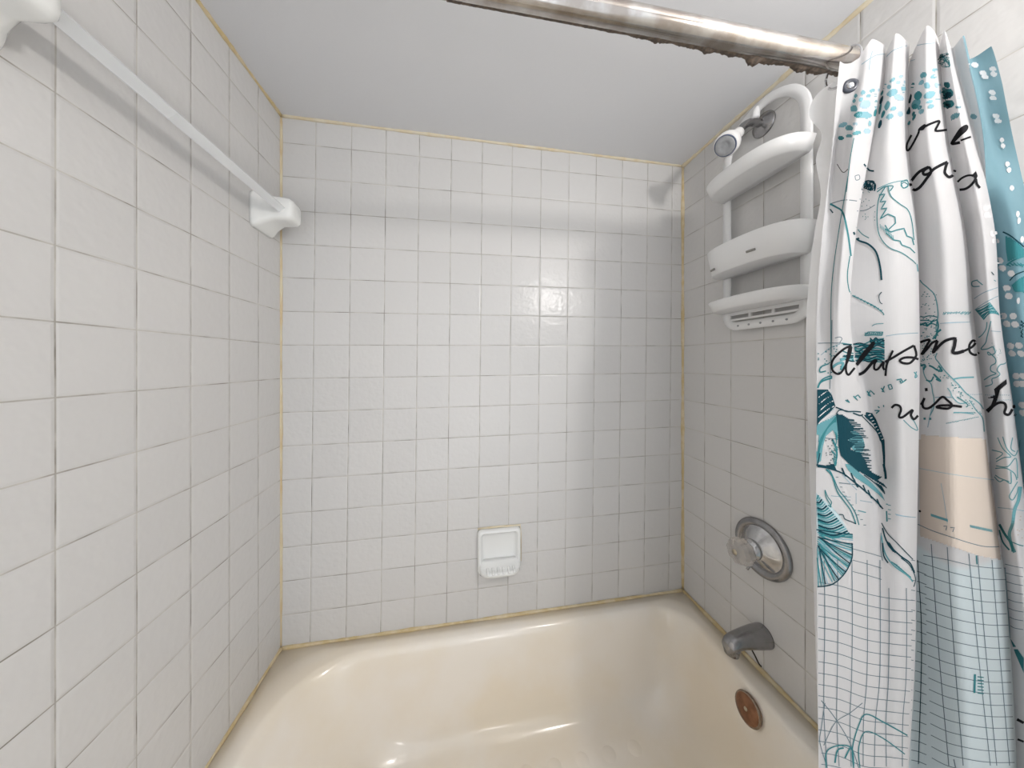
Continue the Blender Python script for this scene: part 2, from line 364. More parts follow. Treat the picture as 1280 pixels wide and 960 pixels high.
# rear panels joining the poles and the slotted towel rail under the lowest tray
for z0, z1 in ((1.868, 1.915), (1.612, 1.655)):
    bm = bmesh.new(); box(bm, (CX-.003, CY-hw, z0), (CX, CY+hw, z1)); local(bm, cad); mesh_obj('back_panel', bm, m_caddy, cad, smooth=False, mod=.001)
bm = bmesh.new(); box(bm, (CX-.005, CY-hw+.012, 1.4875), (CX-.001, CY+hw-.012, 1.500))
for k in range(4):
    y = CY-.105+.07*k; box(bm, (CX-.005, y-.004, 1.4755), (CX-.001, y+.004, 1.488))
box(bm, (CX-.005, CY-hw+.012, 1.470), (CX-.001, CY+hw-.012, 1.476)); local(bm, cad); mesh_obj('slotted_rail', bm, m_caddy, cad, smooth=False)
for k in range(5):
    bm = bmesh.new(); lathe(bm, (CX-.0055, CY-.072+.036*k, 1.452), (-1,0,0), [(0,.003),(.002,.003),(.0024,.001)], 12); local(bm, cad); mesh_obj('hook_hole', bm, m_grayface, cad)
for y, z in ((CY-.04, 1.6405), (CY+.072, 1.628)):
    bm = bmesh.new(); g = .0
    cxx = CX-.004-.0935
    pts = [Vector((CX-.004-.096*abs(math.sin(a))**.62, CY+.135*abs(math.cos(a))**.8*(1 if math.cos(a)>0 else -1), z)) for a in [math.acos(max(-1,min(1,(y-CY)/.135)))+d_ for d_ in (-.08,-.04,0,.04,.08)]]
    tube(bm, pts, .0035, 8); local(bm, cad); mesh_obj('drain_slot', bm, m_slot, cad)
bm = bmesh.new(); tube(bm, spline([(CX,-.333,2.095),(CX-.006,-.333,2.085),(CX-.008,-.333,2.066)], 5), .010, 14); local(bm, cad); mesh_obj('hanging_hook', bm, m_caddy, cad)

# ------------------------------------------------------------------ valve
val = empty('shower_valve', (W, SY, .775), 'round chrome valve plate with clear faceted knob on right wall', 'faucet valve')
VC = (W, -.3285, .775)
bm = bmesh.new(); lathe(bm, VC, (-1,0,0), [(0,.084),(.004,.085),(.009,.083),(.013,.076),(.014,.070),(.010,.065),(.007,.062)], 72, True, False); local(bm, val); mesh_obj('escutcheon_rim', bm, m_dullchrome, val)
bm = bmesh.new(); lathe(bm, VC, (-1,0,0), [(.007,.0625),(.009,.058),(.016,.048),(.026,.034),(.032,.026),(.034,.020)], 72, False, True); local(bm, val); mesh_obj('escutcheon_dome', bm, m_chrome, val)
bm = bmesh.new(); lathe(bm, VC, (-1,0,0), [(.030,.027),(.036,.029),(.044,.029),(.046,.025),(.052,.025),(.053,.015),(.060,.015)], 48); local(bm, val); mesh_obj('valve_stem', bm, m_chrome, val)
bm = bmesh.new(); kn = []
for t, r in ((.055,.024),(.060,.034),(.068,.0385),(.084,.0385),(.094,.033),(.098,.020)):
    ring = []
    for i in range(32):
        a = 2*math.pi*i/32; rr = r*(1-.10*(.5-.5*math.cos(8*a))**1.2)
        ring.append(Vector((W-t, VC[1]+rr*math.cos(a), VC[2]-.002+rr*math.sin(a))))
    kn.append(ring)
loft(bm, kn); bmesh.ops.recalc_face_normals(bm, faces=bm.faces); local(bm, val); kob = mesh_obj('knob', bm, m_acrylic, val, smooth=False)
bm = bmesh.new(); lathe(bm, (W-.0975, VC[1], VC[2]-.002), (-1,0,0), [(-.002,.008),(.002,.0075),(.003,.0005)], 24); local(bm, val); mesh_obj('knob_cap', bm, m_pin, kob)
bm = bmesh.new(); tube(bm, [(W-.034,-.332,.752),(W-.046,-.333,.735),(W-.062,-.335,.722)], lambda t: .0045-.001*t, 12); local(bm, val); mesh_obj('small_pin', bm, m_dullchrome, val)

# ------------------------------------------------------------------ tub spout
sp = empty('tub_spout', (W, SY, .512), 'grey chrome tub spout over the tub rim', 'tub spout')
bm = bmesh.new(); rings = []
for x, zc, ry, rz in ((0,.512,.031,.033),(.006,.512,.032,.034),(.03,.513,.031,.032),(.06,.514,.028,.027),(.085,.514,.0255,.0225),(.105,.511,.024,.021),(.120,.506,.022,.021),(.129,.500,.018,.019),(.133,.496,.010,.012)):
    ring = []
    for k in range(36):
        a = 2*math.pi*k/36; yy = ry*math.cos(a); zz = rz*math.sin(a)
        if zz < 0: zz *= .82
        ring.append(Vector((W-x, SY+yy, zc+zz)))
    rings.append(ring)
loft(bm, rings); bmesh.ops.recalc_face_normals(bm, faces=bm.faces); local(bm, sp); spb = mesh_obj('spout_body', bm, m_dullchrome, sp)
bm = bmesh.new(); lathe(bm, (W-.111, SY, .505), (-.12,0,-1), [(0,.0215),(.012,.0205),(.026,.0185),(.027,.0165),(.018,.015),(.017,.001)], 36, True, True); local(bm, sp); mesh_obj('outlet', bm, m_dullchrome, sp)

# ------------------------------------------------------------------ curtain rod
rod = empty('curtain_rod', (.74, -.68, 1.845), 'shiny steel shower curtain rod with rusty underside below the ceiling', 'curtain rod')
RA, RB, RR = Vector((.0, -.68, 1.836)), Vector((W, -.68, 1.858)), .0165
bm = bmesh.new(); tube(bm, [RA.lerp(RB, k/20) for k in range(21)], RR, 40); local(bm, rod); mesh_obj('rod_tube', bm, m_rod, rod)
for P, s in ((RA, 1), (RB, -1)):
    bm = bmesh.new(); lathe(bm, P, (s,0,0), [(0,.020),(.004,.020),(.007,.019),(.016,.018),(.017,.0165)], 40); local(bm, rod); mesh_obj('end_flange', bm, m_rod, rod)
rnd = random.Random(11); bm = bmesh.new(); N_ = 260; prev = None; hgt = 0; st = 0
for k in range(N_+1):
    t = k/N_; x = .56 + (1.30-.56)*t; c = RA.lerp(RB, x/W); amp = .0004 + .0056*min(1, max(0, (t-.25)/.45))
    hgt = .6*hgt + .4*rnd.random()*2*amp*(.55+.45*math.sin(t*31)*math.sin(t*77)); hgt = max(.0004, hgt)
    a0, a1 = R(284), R(344); ring = []
    for j in range(7):
        a = a0 + (a1-a0)*j/6; bell = math.sin(math.pi*j/6)
        r = RR - .0006 + (hgt+.0008)*bell*(1+.3*rnd.random())
        ring.append(bm.verts.new((c.x, c.y + r*math.cos(a), c.z + r*math.sin(a))))
    if prev:
        for j in range(6): bm.faces.new((prev[j], prev[j+1], ring[j+1], ring[j]))
    prev = ring
local(bm, rod); tag(mesh_obj('rust_crust', bm, m_rust, rod), 'flaking brown rust along the underside')

# ------------------------------------------------------------------ curtain cloth
# plan of the folds at several heights: (sight line, depth plane) of each fold line, left hem to right end
LEV = [
 (1.858, [(1050,-.706),(1056,-.703),(1064,-.704),(1074,-.708),(1090,-.716),(1106,-.708),(1104,-.703),(1120,-.722),(1136,-.712),(1136,-.704),(1158,-.738),(1173,-.728),(1170,-.715),(1180,-.744),(1190,-.736),(1205,-.750),(1212,-.737),(1239,-.757)]),
 (1.80,  [(1047,-.702),(1052,-.700),(1058,-.700),(1070,-.706),(1086,-.716),(1104,-.706),(1100,-.696),(1116,-.722),(1135,-.712),(1132,-.702),(1158,-.738),(1177,-.728),(1172,-.715),(1187,-.746),(1198,-.738),(1213,-.752),(1219,-.741),(1248,-.760)]),
 (1.69,  [(1040,-.688),(1044,-.684),(1048,-.690),(1056,-.700),(1070,-.712),(1088,-.700),(1078,-.686),(1112,-.720),(1136,-.710),(1130,-.696),(1160,-.738),(1186,-.730),(1182,-.715),(1203,-.750),(1219,-.743),(1230,-.753),(1237,-.747),(1265,-.765)]),
 (1.55,  [(1028,-.688),(1034,-.690),(1042,-.696),(1050,-.704),(1058,-.710),(1070,-.696),(1064,-.684),(1116,-.722),(1146,-.714),(1140,-.698),(1178,-.742),(1206,-.735),(1204,-.722),(1226,-.756),(1243,-.752),(1236,-.742),(1268,-.768),(1290,-.768)]),
 (1.41,  [(1021,-.688),(1027,-.692),(1034,-.698),(1043,-.708),(1052,-.712),(1063,-.698),(1058,-.684),(1122,-.724),(1149,-.716),(1143,-.700),(1185,-.744),(1216,-.738),(1214,-.726),(1236,-.760),(1250,-.757),(1244,-.746),(1278,-.776),(1306,-.776)]),
 (1.27,  [(1021,-.694),(1028,-.697),(1037,-.701),(1047,-.706),(1058,-.708),(1074,-.701),(1086,-.690),(1126,-.726),(1149,-.718),(1143,-.702),(1192,-.748),(1228,-.742),(1226,-.730),(1252,-.764),(1266,-.761),(1262,-.752),(1296,-.784),(1322,-.784)]),
 (1.13,  [(1020,-.700),(1028,-.703),(1038,-.706),(1050,-.709),(1062,-.711),(1078,-.708),(1094,-.702),(1128,-.730),(1147,-.722),(1144,-.704),(1196,-.754),(1240,-.748),(1237,-.736),(1262,-.770),(1280,-.768),(1278,-.760),(1312,-.790),(1338,-.790)]),
 (.99,   [(1021,-.710),(1030,-.713),(1040,-.716),(1052,-.719),(1066,-.721),(1082,-.719),(1096,-.716),(1128,-.736),(1145,-.728),(1144,-.706),(1200,-.762),(1254,-.756),(1250,-.742),(1276,-.778),(1294,-.778),(1294,-.770),(1328,-.796),(1350,-.796)]),
 (.85,   [(1022,-.722),(1031,-.725),(1042,-.728),(1054,-.731),(1068,-.733),(1086,-.733),(1102,-.732),(1124,-.742),(1143,-.734),(1142,-.700),(1208,-.768),(1263,-.762),(1258,-.748),(1288,-.786),(1308,-.786),(1308,-.780),(1338,-.800),(1358,-.800)]),
 (.64,   [(1024,-.742),(1033,-.745),(1044,-.748),(1056,-.750),(1070,-.752),(1088,-.753),(1104,-.752),(1120,-.756),(1133,-.748),(1134,-.712),(1216,-.780),(1271,-.774),(1266,-.760),(1296,-.796),(1318,-.796),(1320,-.790),(1346,-.806),(1364,-.806)]),
 (.43,   [(1024,-.790),(1033,-.792),(1044,-.795),(1056,-.797),(1070,-.799),(1088,-.800),(1104,-.800),(1120,-.802),(1133,-.796),(1134,-.776),(1216,-.812),(1271,-.806),(1266,-.796),(1296,-.815),(1318,-.815),(1320,-.810),(1346,-.818),(1364,-.818)]),
 (.12,   [(1020,-.800),(1030,-.804),(1042,-.808),(1054,-.810),(1068,-.812),(1088,-.812),(1104,-.810),(1120,-.814),(1133,-.806),(1134,-.786),(1216,-.822),(1271,-.816),(1266,-.806),(1296,-.823),(1318,-.823),(1320,-.818),(1346,-.824),(1364,-.822)]),
]
def sheet(levels, nu, nv, zfun=None):
    rows = []
    for z, cp in levels:
        P = [Vector((min(px_x(p, y), W-.004), y, 0)) for p, y in cp]
        rows.append((z, spline(P, nu)))
    m = len(rows[0][1]); cols = [spline([Vector((r[i].x, r[i].y, z)) for z, r in rows], nv) for i in range(m)]
    return cols, m, len(cols[0])
cols, m_, k_ = sheet(LEV, 14, 22)
bm = bmesh.new(); uvl = bm.loops.layers.uv.new('UVMap')
arc = [0.0]
for i in range(1, m_): arc.append(arc[-1] + (cols[i][k_//2]-cols[i-1][k_//2]).length)
HDR = [-.040,-.038,-.036,-.030,-.006,.0,-.022,.004,.006,-.016,.004,.002,-.012,-.004,-.018,-.014,-.030,-.030]
def header(i):
    q_ = i/14; a = int(q_); return HDR[a]*(1-(q_-a)) + HDR[min(a+1, len(HDR)-1)]*(q_-a) if a < len(HDR) else HDR[-1]
vv = [[bm.verts.new(cols[i][j] + Vector((0, 0, header(i)*max(0, 1-j/30)))) for j in range(k_)] for i in range(m_)]
for i in range(m_-1):
    for j in range(k_-1):
        f = bm.faces.new((vv[i][j], vv[i+1][j], vv[i+1][j+1], vv[i][j+1]))
        for l, (a, b) in zip(f.loops, ((i,j),(i+1,j),(i+1,j+1),(i,j+1))): l[uvl].uv = (a/(m_-1), cols[a][b].z)
bm.normal_update()
if sum((f.normal.dot(CAM-f.calc_center_median()) for f in bm.faces)) < 0:
    bmesh.ops.reverse_faces(bm, faces=bm.faces); bm.normal_update()
bvh = BVHTree.FromBMesh(bm)
AQ = 14.85/17                             # where the aqua border starts across the cloth
mc, nt, p = M('curtain_cloth'); N = nt.nodes.new; L = nt.links.new
uv = N('ShaderNodeUVMap'); sx = N('ShaderNodeSeparateXYZ'); L(uv.outputs[0], sx.inputs[0])
mr = N('ShaderNodeMapRange'); mr.inputs[1].default_value = AQ-.004; mr.inputs[2].default_value = AQ+.004; L(sx.outputs[0], mr.inputs[0])
mp = N('ShaderNodeMapping'); mp.inputs['Scale'].default_value = (900, 25, 1); L(uv.outputs[0], mp.inputs[0])
st = N('ShaderNodeTexNoise'); st.inputs['Scale'].default_value = 1; L(mp.outputs[0], st.inputs['Vector'])
mp2 = N('ShaderNodeMapping'); mp2.inputs['Scale'].default_value = (12, 7, 1); L(uv.outputs[0], mp2.inputs[0])
bl = N('ShaderNodeTexNoise'); bl.inputs['Scale'].default_value = 1; bl.inputs['Detail'].default_value = 4; L(mp2.outputs[0], bl.inputs['Vector'])
aq = N('ShaderNodeMix'); aq.data_type = 'RGBA'; aq.inputs[6].default_value = (.27, .41, .47, 1); aq.inputs[7].default_value = (.17, .33, .39, 1); L(bl.outputs[0], aq.inputs[0])
wh = N('ShaderNodeMix'); wh.data_type = 'RGBA'; wh.inputs[6].default_value = (.685, .675, .68, 1); wh.inputs[7].default_value = (.64, .64, .65, 1); L(st.outputs[0], wh.inputs[0])
mx = N('ShaderNodeMix'); mx.data_type = 'RGBA'; L(mr.outputs[0], mx.inputs[0])
def mrange(src, a, b):
    n_ = N('ShaderNodeMapRange'); n_.inputs[1].default_value = a; n_.inputs[2].default_value = b; L(src, n_.inputs[0]); return n_.outputs[0]
def mul(a, b):
    n_ = N('ShaderNodeMath'); n_.operation = 'MULTIPLY'; L(a, n_.inputs[0]); L(b, n_.inputs[1]); return n_.outputs[0]
pt = N('ShaderNodeMix'); pt.data_type = 'RGBA'; pt.inputs[7].default_value = (.66, .735, .76, 1); L(wh.outputs[2], pt.inputs[6])      # pale blue chart print, lower right
L(mul(mul(mrange(sx.outputs[0], 8.7/17, 9.0/17), mrange(sx.outputs[0], 12.2/17, 11.9/17)), mrange(sx.outputs[1], 1.030, 1.020)), pt.inputs[0])
L(pt.outputs[2], mx.inputs[6]); L(aq.outputs[2], mx.inputs[7])
L(mx.outputs[2], p.inputs['Base Color']); p.inputs['Roughness'].default_value = .85; p.inputs['Specular IOR Level'].default_value = .2
bp = N('ShaderNodeBump'); bp.inputs['Strength'].default_value = .35; bp.inputs['Distance'].default_value = .0006; L(st.outputs[0], bp.inputs['Height']); L(bp.outputs[0], p.inputs['Normal'])
tr = N('ShaderNodeBsdfTranslucent'); L(mx.outputs[2], tr.inputs[0]); ms = N('ShaderNodeMixShader'); ms.inputs[0].default_value = .42
L(p.outputs[0], ms.inputs[1]); L(tr.outputs[0], ms.inputs[2]); L(ms.outputs[0], nt.nodes['Material Output'].inputs[0])
def ink(name, c): return simple('print_'+name, c, .9, Specular_IOR_Level=.08)
INK = dict(black=ink('black', (.012,.012,.014)), teal=ink('teal', (.035,.17,.19)), deep=ink('deep_teal', (.008,.045,.062)), mid=ink('mid_teal', (.11,.27,.30)),
           soft=ink('soft_blue', (.27,.38,.44)), pebble=ink('pebble_blue', (.17,.32,.37)), peach=ink('peach', (.54,.47,.41)), line=ink('fine_line', (.13,.18,.21)), white=ink('white', (.66,.65,.65)),
           pale=ink('pale_blue', (.40,.50,.53)))
MI = {k: i+1 for i, k in enumerate(INK)}
def cast(x, y):
    d = px_dir(x, y).normalized(); h, n_, _, dist = bvh.ray_cast(CAM, d)
    return (h, dist, n_, d) if h else None
def lift(c, k):
    return c[0] - c[3]*(.0005+k*.0002)
LAYER = {'peach':0,'pale':0,'soft':1,'white':3,'line':1,'mid':2,'pebble':2,'teal':2.5,'deep':3,'black':4}
def resample(P, step):
    out = []
    for (x0,y0),(x1,y1) in zip(P[:-1], P[1:]):
        n_ = max(1, int(math.hypot(x1-x0, y1-y0)/step))
        out += [(x0+(x1-x0)*k/n_, y0+(y1-y0)*k/n_) for k in range(n_)]
    return out + [P[-1]]
def smooth(P, n_=5):
    return [(q.x, q.y) for q in spline([(a, b, 0) for a, b in P], n_)] if len(P) > 2 else P
def stroke(col, wid, P, curve=True):
    if curve: P = smooth(P)
    P = resample(P, 2.0); prev = None
    for i, (x, y) in enumerate(P):
        a = P[max(i-1,0)]; b = P[min(i+1,len(P)-1)]; tx, ty = b[0]-a[0], b[1]-a[1]; l = math.hypot(tx, ty) or 1
        nx, ny = -ty/l*wid/2, tx/l*wid/2
        ww = 1.0
        c1 = cast(x+nx*ww, y+ny*ww); c2 = cast(x-nx*ww, y-ny*ww)
        if not c1 or not c2 or abs(c1[1]-c2[1]) > .02: prev = None; continue
        if prev and abs(prev[0]-c1[1]) < .012:
            v = [bm.verts.new(q) for q in (prev[1], prev[2], lift(c2, LAYER[col]), lift(c1, LAYER[col]))]
            f = bm.faces.new(v); f.material_index = MI[col]
        prev = (c1[1], lift(c1, LAYER[col]), lift(c2, LAYER[col]))
def fill(col, P, step=1.5, curve=True):
    if curve: P = smooth(P + [P[0]], 4)
    ys = [q[1] for q in P]; y = min(ys)
    while y < max(ys):
        yc = y + step/2; xs = []
        for (x0,y0),(x1,y1) in zip(P, P[1:]+[P[0]]):
            if (y0 <= yc) != (y1 <= yc): xs.append(x0+(x1-x0)*(yc-y0)/(y1-y0))
        xs.sort()
        for a, b in zip(xs[::2], xs[1::2]):
            n_ = max(1, int((b-a)/2.5)); pv = None
            for k in range(n_+1):
                x = a+(b-a)*k/n_; c1 = cast(x, y); c2 = cast(x, y+step)
                if not c1 or not c2 or abs(c1[1]-c2[1]) > .02: pv = None; continue
                q = (c1[1], lift(c1, LAYER[col]), lift(c2, LAYER[col]))
                if pv and abs(pv[0]-q[0]) < .012:
                    f = bm.faces.new([bm.verts.new(t) for t in (pv[1], pv[2], q[2], q[1])]); f.material_index = MI[col]
                pv = q
        y += step
def blob(col, x, y, rx, ry, a=0, n_=9, j=.12):
    P = []
    for k in range(n_):
        g = 2*math.pi*k/n_; r = 1+random.uniform(-j, j); dx, dy = rx*r*math.cos(g), ry*r*math.sin(g)
        P.append((x+dx*math.cos(a)-dy*math.sin(a), y+dx*math.sin(a)+dy*math.cos(a)))
    fill(col, P, 1.3)
# --- the print, laid on the cloth surface
def mk(ox, oy, s): return lambda *P: [(ox + a/s, oy + b/s) for a, b in P]
A_, E1, E2, E3, E4 = mk(1000,0,4), mk(1030,30,8), mk(1120,130,8), mk(1010,470,8), mk(1010,580,8)
E5, E6, E7, E8, B_, D_, C_ = mk(1010,400,8), mk(1140,400,8), mk(1180,250,6.4), mk(1120,500,4.8), mk(1000,220,4), mk(1000,660,3.2), mk(1000,440,4)
random.seed(3)
# pebble band near the top (x, y, rx, ry, tilt) in the enlarged view
for x, y, rx, ry, a, c in ((390,685,28,22,-.4,'pebble'),(482,665,30,16,-.3,'pebble'),(445,718,24,16,-.2,'pebble'),(515,712,18,15,0,'soft'),(370,755,24,20,-.5,'pebble'),(415,805,56,38,-.2,'soft'),
    (318,718,16,20,.4,'mid'),(302,768,16,20,.4,'mid'),(298,848,36,34,-.4,'mid'),(340,905,44,28,-.4,'teal'),(432,915,22,38,.1,'pebble'),(520,800,18,40,.1,'pebble'),(548,660,10,16,0,'soft'),(512,890,14,40,.2,'teal'),
    (770,525,24,14,-.3,'soft'),(685,560,36,16,-.6,'pebble'),(742,585,26,16,-.2,'soft'),(650,630,24,20,-.7,'pebble'),(608,622,14,28,.5,'mid'),(682,688,58,36,-.5,'pebble'),(796,650,24,40,.1,'pebble'),
    (750,735,48,30,.3,'soft'),(632,818,26,46,.3,'mid'),(692,848,32,20,-.5,'pebble'),(658,925,40,26,-.5,'pebble'),(762,900,26,24,.2,'soft'),(806,580,10,16,0,'soft'),(590,905,16,44,.4,'teal'),(575,760,14,46,.3,'deep'),(560,850,12,60,.2,'teal'),(580,690,10,28,.4,'teal'),
    (995,512,38,26,-.6,'mid'),(1110,463,30,18,0,'pebble'),(1095,526,34,20,-.2,'pebble'),(975,585,34,20,-.7,'pebble'),(1030,615,32,32,.2,'pebble'),(1138,610,30,36,0,'soft'),(940,715,38,48,.6,'teal'),(1055,710,60,34,-.4,'pebble'),
    (1055,780,34,16,-.3,'pebble'),(1140,752,28,14,0,'pebble'),(1068,824,36,18,-.3,'pebble'),(1155,803,20,18,.2,'pebble'),(918,800,36,58,.6,'mid'),(958,835,28,16,-.6,'pebble'),(972,875,30,20,-.5,'pebble'),(888,615,20,28,.4,'teal'),
    (895,900,14,26,.4,'teal'),(862,750,12,50,.2,'deep'),(845,880,14,46,.2,'deep'),(1162,680,10,22,0,'soft'),(1238,715,44,34,-.3,'deep'),(1220,800,34,38,.3,'teal'),(1230,610,34,30,.5,'teal'),(1200,650,22,16,0,'mid')):
    q = E1((x, y))[0]; blob(c, q[0], q[1], rx/8, ry/8, a)
for x, y, rx, ry, a, c in ((215,625,24,12,-.3,'pebble'),(245,640,20,14,0,'mid'),(285,665,22,10,-.2,'mid'),(320,575,40,16,0,'pebble'),(335,655,18,14,0,'soft'),(250,640,10,10,0,'mid'),(350,618,8,14,0,'pebble'),(245,680,16,8,0,'mid'),(275,620,14,8,0,'soft'),(205,690,16,10,0,'teal'),(400,620,8,24,.3,'deep'),
    (775,580,26,14,-.4,'pebble'),(792,535,16,9,0,'pebble'),(735,470,34,26,-.3,'teal'),(745,520,28,22,0,'teal'),(800,490,12,18,0,'soft')):
    q = A_((x, y))[0]; blob(c, q[0], q[1], rx/4, ry/4, a)
for x, y, rx, ry, a, c in ((350,25,34,20,-.2,'pebble'),(255,75,28,18,-.6,'pebble'),(180,135,14,34,.5,'teal'),(130,190,12,24,.4,'teal'),(190,25,30,28,-.4,'teal'),(236,35,22,16,-.5,'teal'),(125,80,18,34,.3,'deep'),(600,115,44,24,-.6,'mid'),(565,150,18,12,-.4,'mid'),(775,125,36,26,0,'pebble'),(620,30,26,16,-.2,'pebble'),(45,100,24,24,0,'soft'),(520,15,30,30,0,'deep')):
    q = E2((x, y))[0]; blob(c, q[0], q[1], rx/8, ry/8, a)
# header lines
stroke('soft', 1, E1((375,405),(460,345),(530,310),(610,300))); stroke('soft', 1, E1((625,325),(700,260),(830,215))); stroke('soft', .9, E1((930,215),(1000,200),(1110,190)))
stroke('soft', 1, E1((485,270),(465,345),(450,460))); stroke('soft', .8, E1((845,375),(910,355)))
for k in range(9): stroke('teal', .8, A_(*[(690+random.uniform(0,60), 265+random.uniform(0,70)) for _ in range(4)]))
stroke('deep', 1.2, A_((690,300),(705,285),(745,270)))
# black handwriting
bl = lambda w, P: stroke('black', w, P)
bl(2.6, E2((155,310),(110,400),(112,465),(150,430),(220,300),(235,250),(290,210),(270,250),(230,255)))
bl(2.8, E2((240,255),(330,205),(430,170),(420,210),(395,262),(430,268),(510,258)))
bl(3.6, E2((555,395),(600,320),(650,250),(705,220),(700,255),(640,310),(580,370),(560,398),(640,385))); bl(4.0, E2((560,390),(620,300),(690,235))); bl(2.4, E2((645,365),(700,345),(750,328)))
bl(3.6, E2((325,630),(230,680),(155,770),(150,820),(185,860),(240,830),(310,740),(350,680),(330,635),(275,670),(280,705),(330,695),(380,650),(450,610),(515,580)))
bl(3.6, E2((515,580),(495,640),(490,690),(530,730),(570,710),(590,660)))
bl(2.6, E2((615,780),(660,740),(720,715),(790,715))); fill('black', E2((750,720),(800,670),(818,720),(800,760),(780,735)), 1.2, False); bl(3.2, E2((800,700),(790,760),(740,820),(690,850),(635,858))); bl(3.2, E2((800,750),(810,800),(840,840)))
bl(2.8, E5((425,260),(360,290),(270,370),(235,440),(250,510),(305,540),(350,500),(400,400),(430,300),(420,262),(390,400),(380,500),(405,548),(450,500),(560,370),(640,270),(665,225)))
bl(3.8, E5((665,220),(600,290),(520,390),(480,480),(500,540),(560,520),(640,430),(680,400))); bl(4.2, E5((655,225),(600,290),(545,350)))
bl(2.8, E5((690,400),(665,440),(665,490),(700,490),(755,420),(750,470),(765,500))); bl(2.8, E5((850,305),(810,390),(785,460),(775,560))); bl(3.0, E5((770,420),(860,370),(960,310),(1060,255)))
bl(3.0, E5((1060,255),(1082,330),(1075,370),(1020,430),(950,430),(920,405),(960,378),(1040,375),(1105,392)))
bl(3.0, E6((80,225),(130,205),(175,200),(150,250),(95,345),(150,290),(200,230),(255,205))); bl(3.6, E6((255,205),(235,260),(210,325),(260,270),(330,210),(410,185),(445,190)))
bl(4.2, E6((435,190),(425,260),(410,320),(450,330),(520,310))); bl(3.0, E6((520,310),(600,270),(635,225),(610,205),(575,250),(580,320),(630,350),(670,325)))
bl(3.0, E3((835,320),(870,290),(915,300),(930,340),(910,405),(950,410),(1045,340),(1030,390),(1060,432),(1100,395)))
bl(3.0, E6((125,780),(100,830),(75,870))); bl(3.0, E6((125,780),(105,840),(120,880),(170,880),(230,835),(300,770),(350,800),(400,850),(360,885),(280,880),(245,870),(290,855),(400,855),(500,868))); bl(4, E6((128,697),(156,694)))
fill('black', E6((945,590),(950,640),(880,700),(860,770),(830,860),(765,930),(735,900),(790,850),(815,780),(740,785),(830,750),(820,690),(880,640)), 1.2, False)
bl(3.4, E6((800,870),(860,830),(920,830),(940,870),(925,930),(970,945),(1010,880),(1020,860),(1015,930),(1040,955)))
# fine map lines, upper folds
stroke('teal', 1, A_((270,690),(250,800),(232,960))); stroke('teal', 1, B_((240,0),(220,120),(190,300),(165,480),(155,640),(155,960)))
stroke('black', .9, A_((185,820),(215,862),(240,845))); stroke('line', .9, A_((275,880),(295,875),(298,895),(280,900),(275,880)))
stroke('line', 1.1, B_((150,140),(220,120),(285,125))); stroke('teal', 2.2, B_((150,140),(180,155),(215,185),(240,290),(255,400))); stroke('deep', 1.6, B_((150,165),(165,185)))
stroke('teal', 1.3, B_((250,400),(238,480),(240,540),(255,590),(300,615),(370,650),(410,680),(420,695)))
for k in range(9): q = B_((265+k*17, 595+k*9))[0]; stroke('teal', .9, [(q[0], q[1]), (q[0]+1.4, q[1]+2), (q[0]+2.6, q[1]+.2)])
stroke('line', 1, B_((285,175),(330,170),(375,145))); stroke('deep', 2.4, B_((268,280),(290,320),(340,340),(380,380),(400,450),(408,520))); stroke('deep', 4, B_((275,275),(290,318))); stroke('teal', 1.2, B_((280,255),(310,290),(345,310)))
stroke('deep', 1, B_((408,580),(395,600),(400,630),(412,640)))
stroke('deep', 2, A_((320,820),(345,850),(370,855))); stroke('deep', 2, A_((310,950),(335,905),(375,920),(372,955)))
for k in range(14): stroke('deep', 1.2, A_(*[(315+random.uniform(0,55), 905+random.uniform(0,50)) for _ in range(3)]))
for k in range(20): q = B_((300+random.uniform(0,75), 70+random.uniform(0,160)))[0]; blob('teal', q[0], q[1], .5, .5, 0, 5)
# land outline on the second fold
stroke('mid', 1, A_((385,945),(440,920),(500,905),(540,905))); stroke('teal', 1.3, A_((385,960),(420,935),(465,930),(450,955))); stroke('teal', 1.2, A_((505,910),(535,900),(540,930),(515,940),(505,910)))
stroke('teal', 1.2, B_((430,50),(395,110),(385,190),(390,270),(410,320),(450,360),(510,385),(560,420),(580,440)))
stroke('teal', 1.2, B_((440,50),(455,100),(500,140),(540,170),(560,230),(570,320)))
stroke('teal', 1.4, B_((395,95),(425,90),(400,130),(430,125),(405,165),(435,160),(400,215),(440,190),(475,205),(478,235),(440,270),(425,245)), False)
stroke('teal', 1.6, B_((425,265),(455,280),(485,270),(520,262),(535,300),(560,310),(570,345)), False); stroke('teal', 1.4, B_((430,285),(470,320),(500,325),(510,345),(550,360),(575,385)), False)
for k in range(9): stroke('mid', .8, B_((400+k*8,240+k*7),(404+k*8,262+k*7)))
stroke('teal', 1.2, B_((520,30),(505,45),(520,60),(540,45),(520,30)))
stroke('soft', 1, B_((430,800),(500,790),(590,785)))
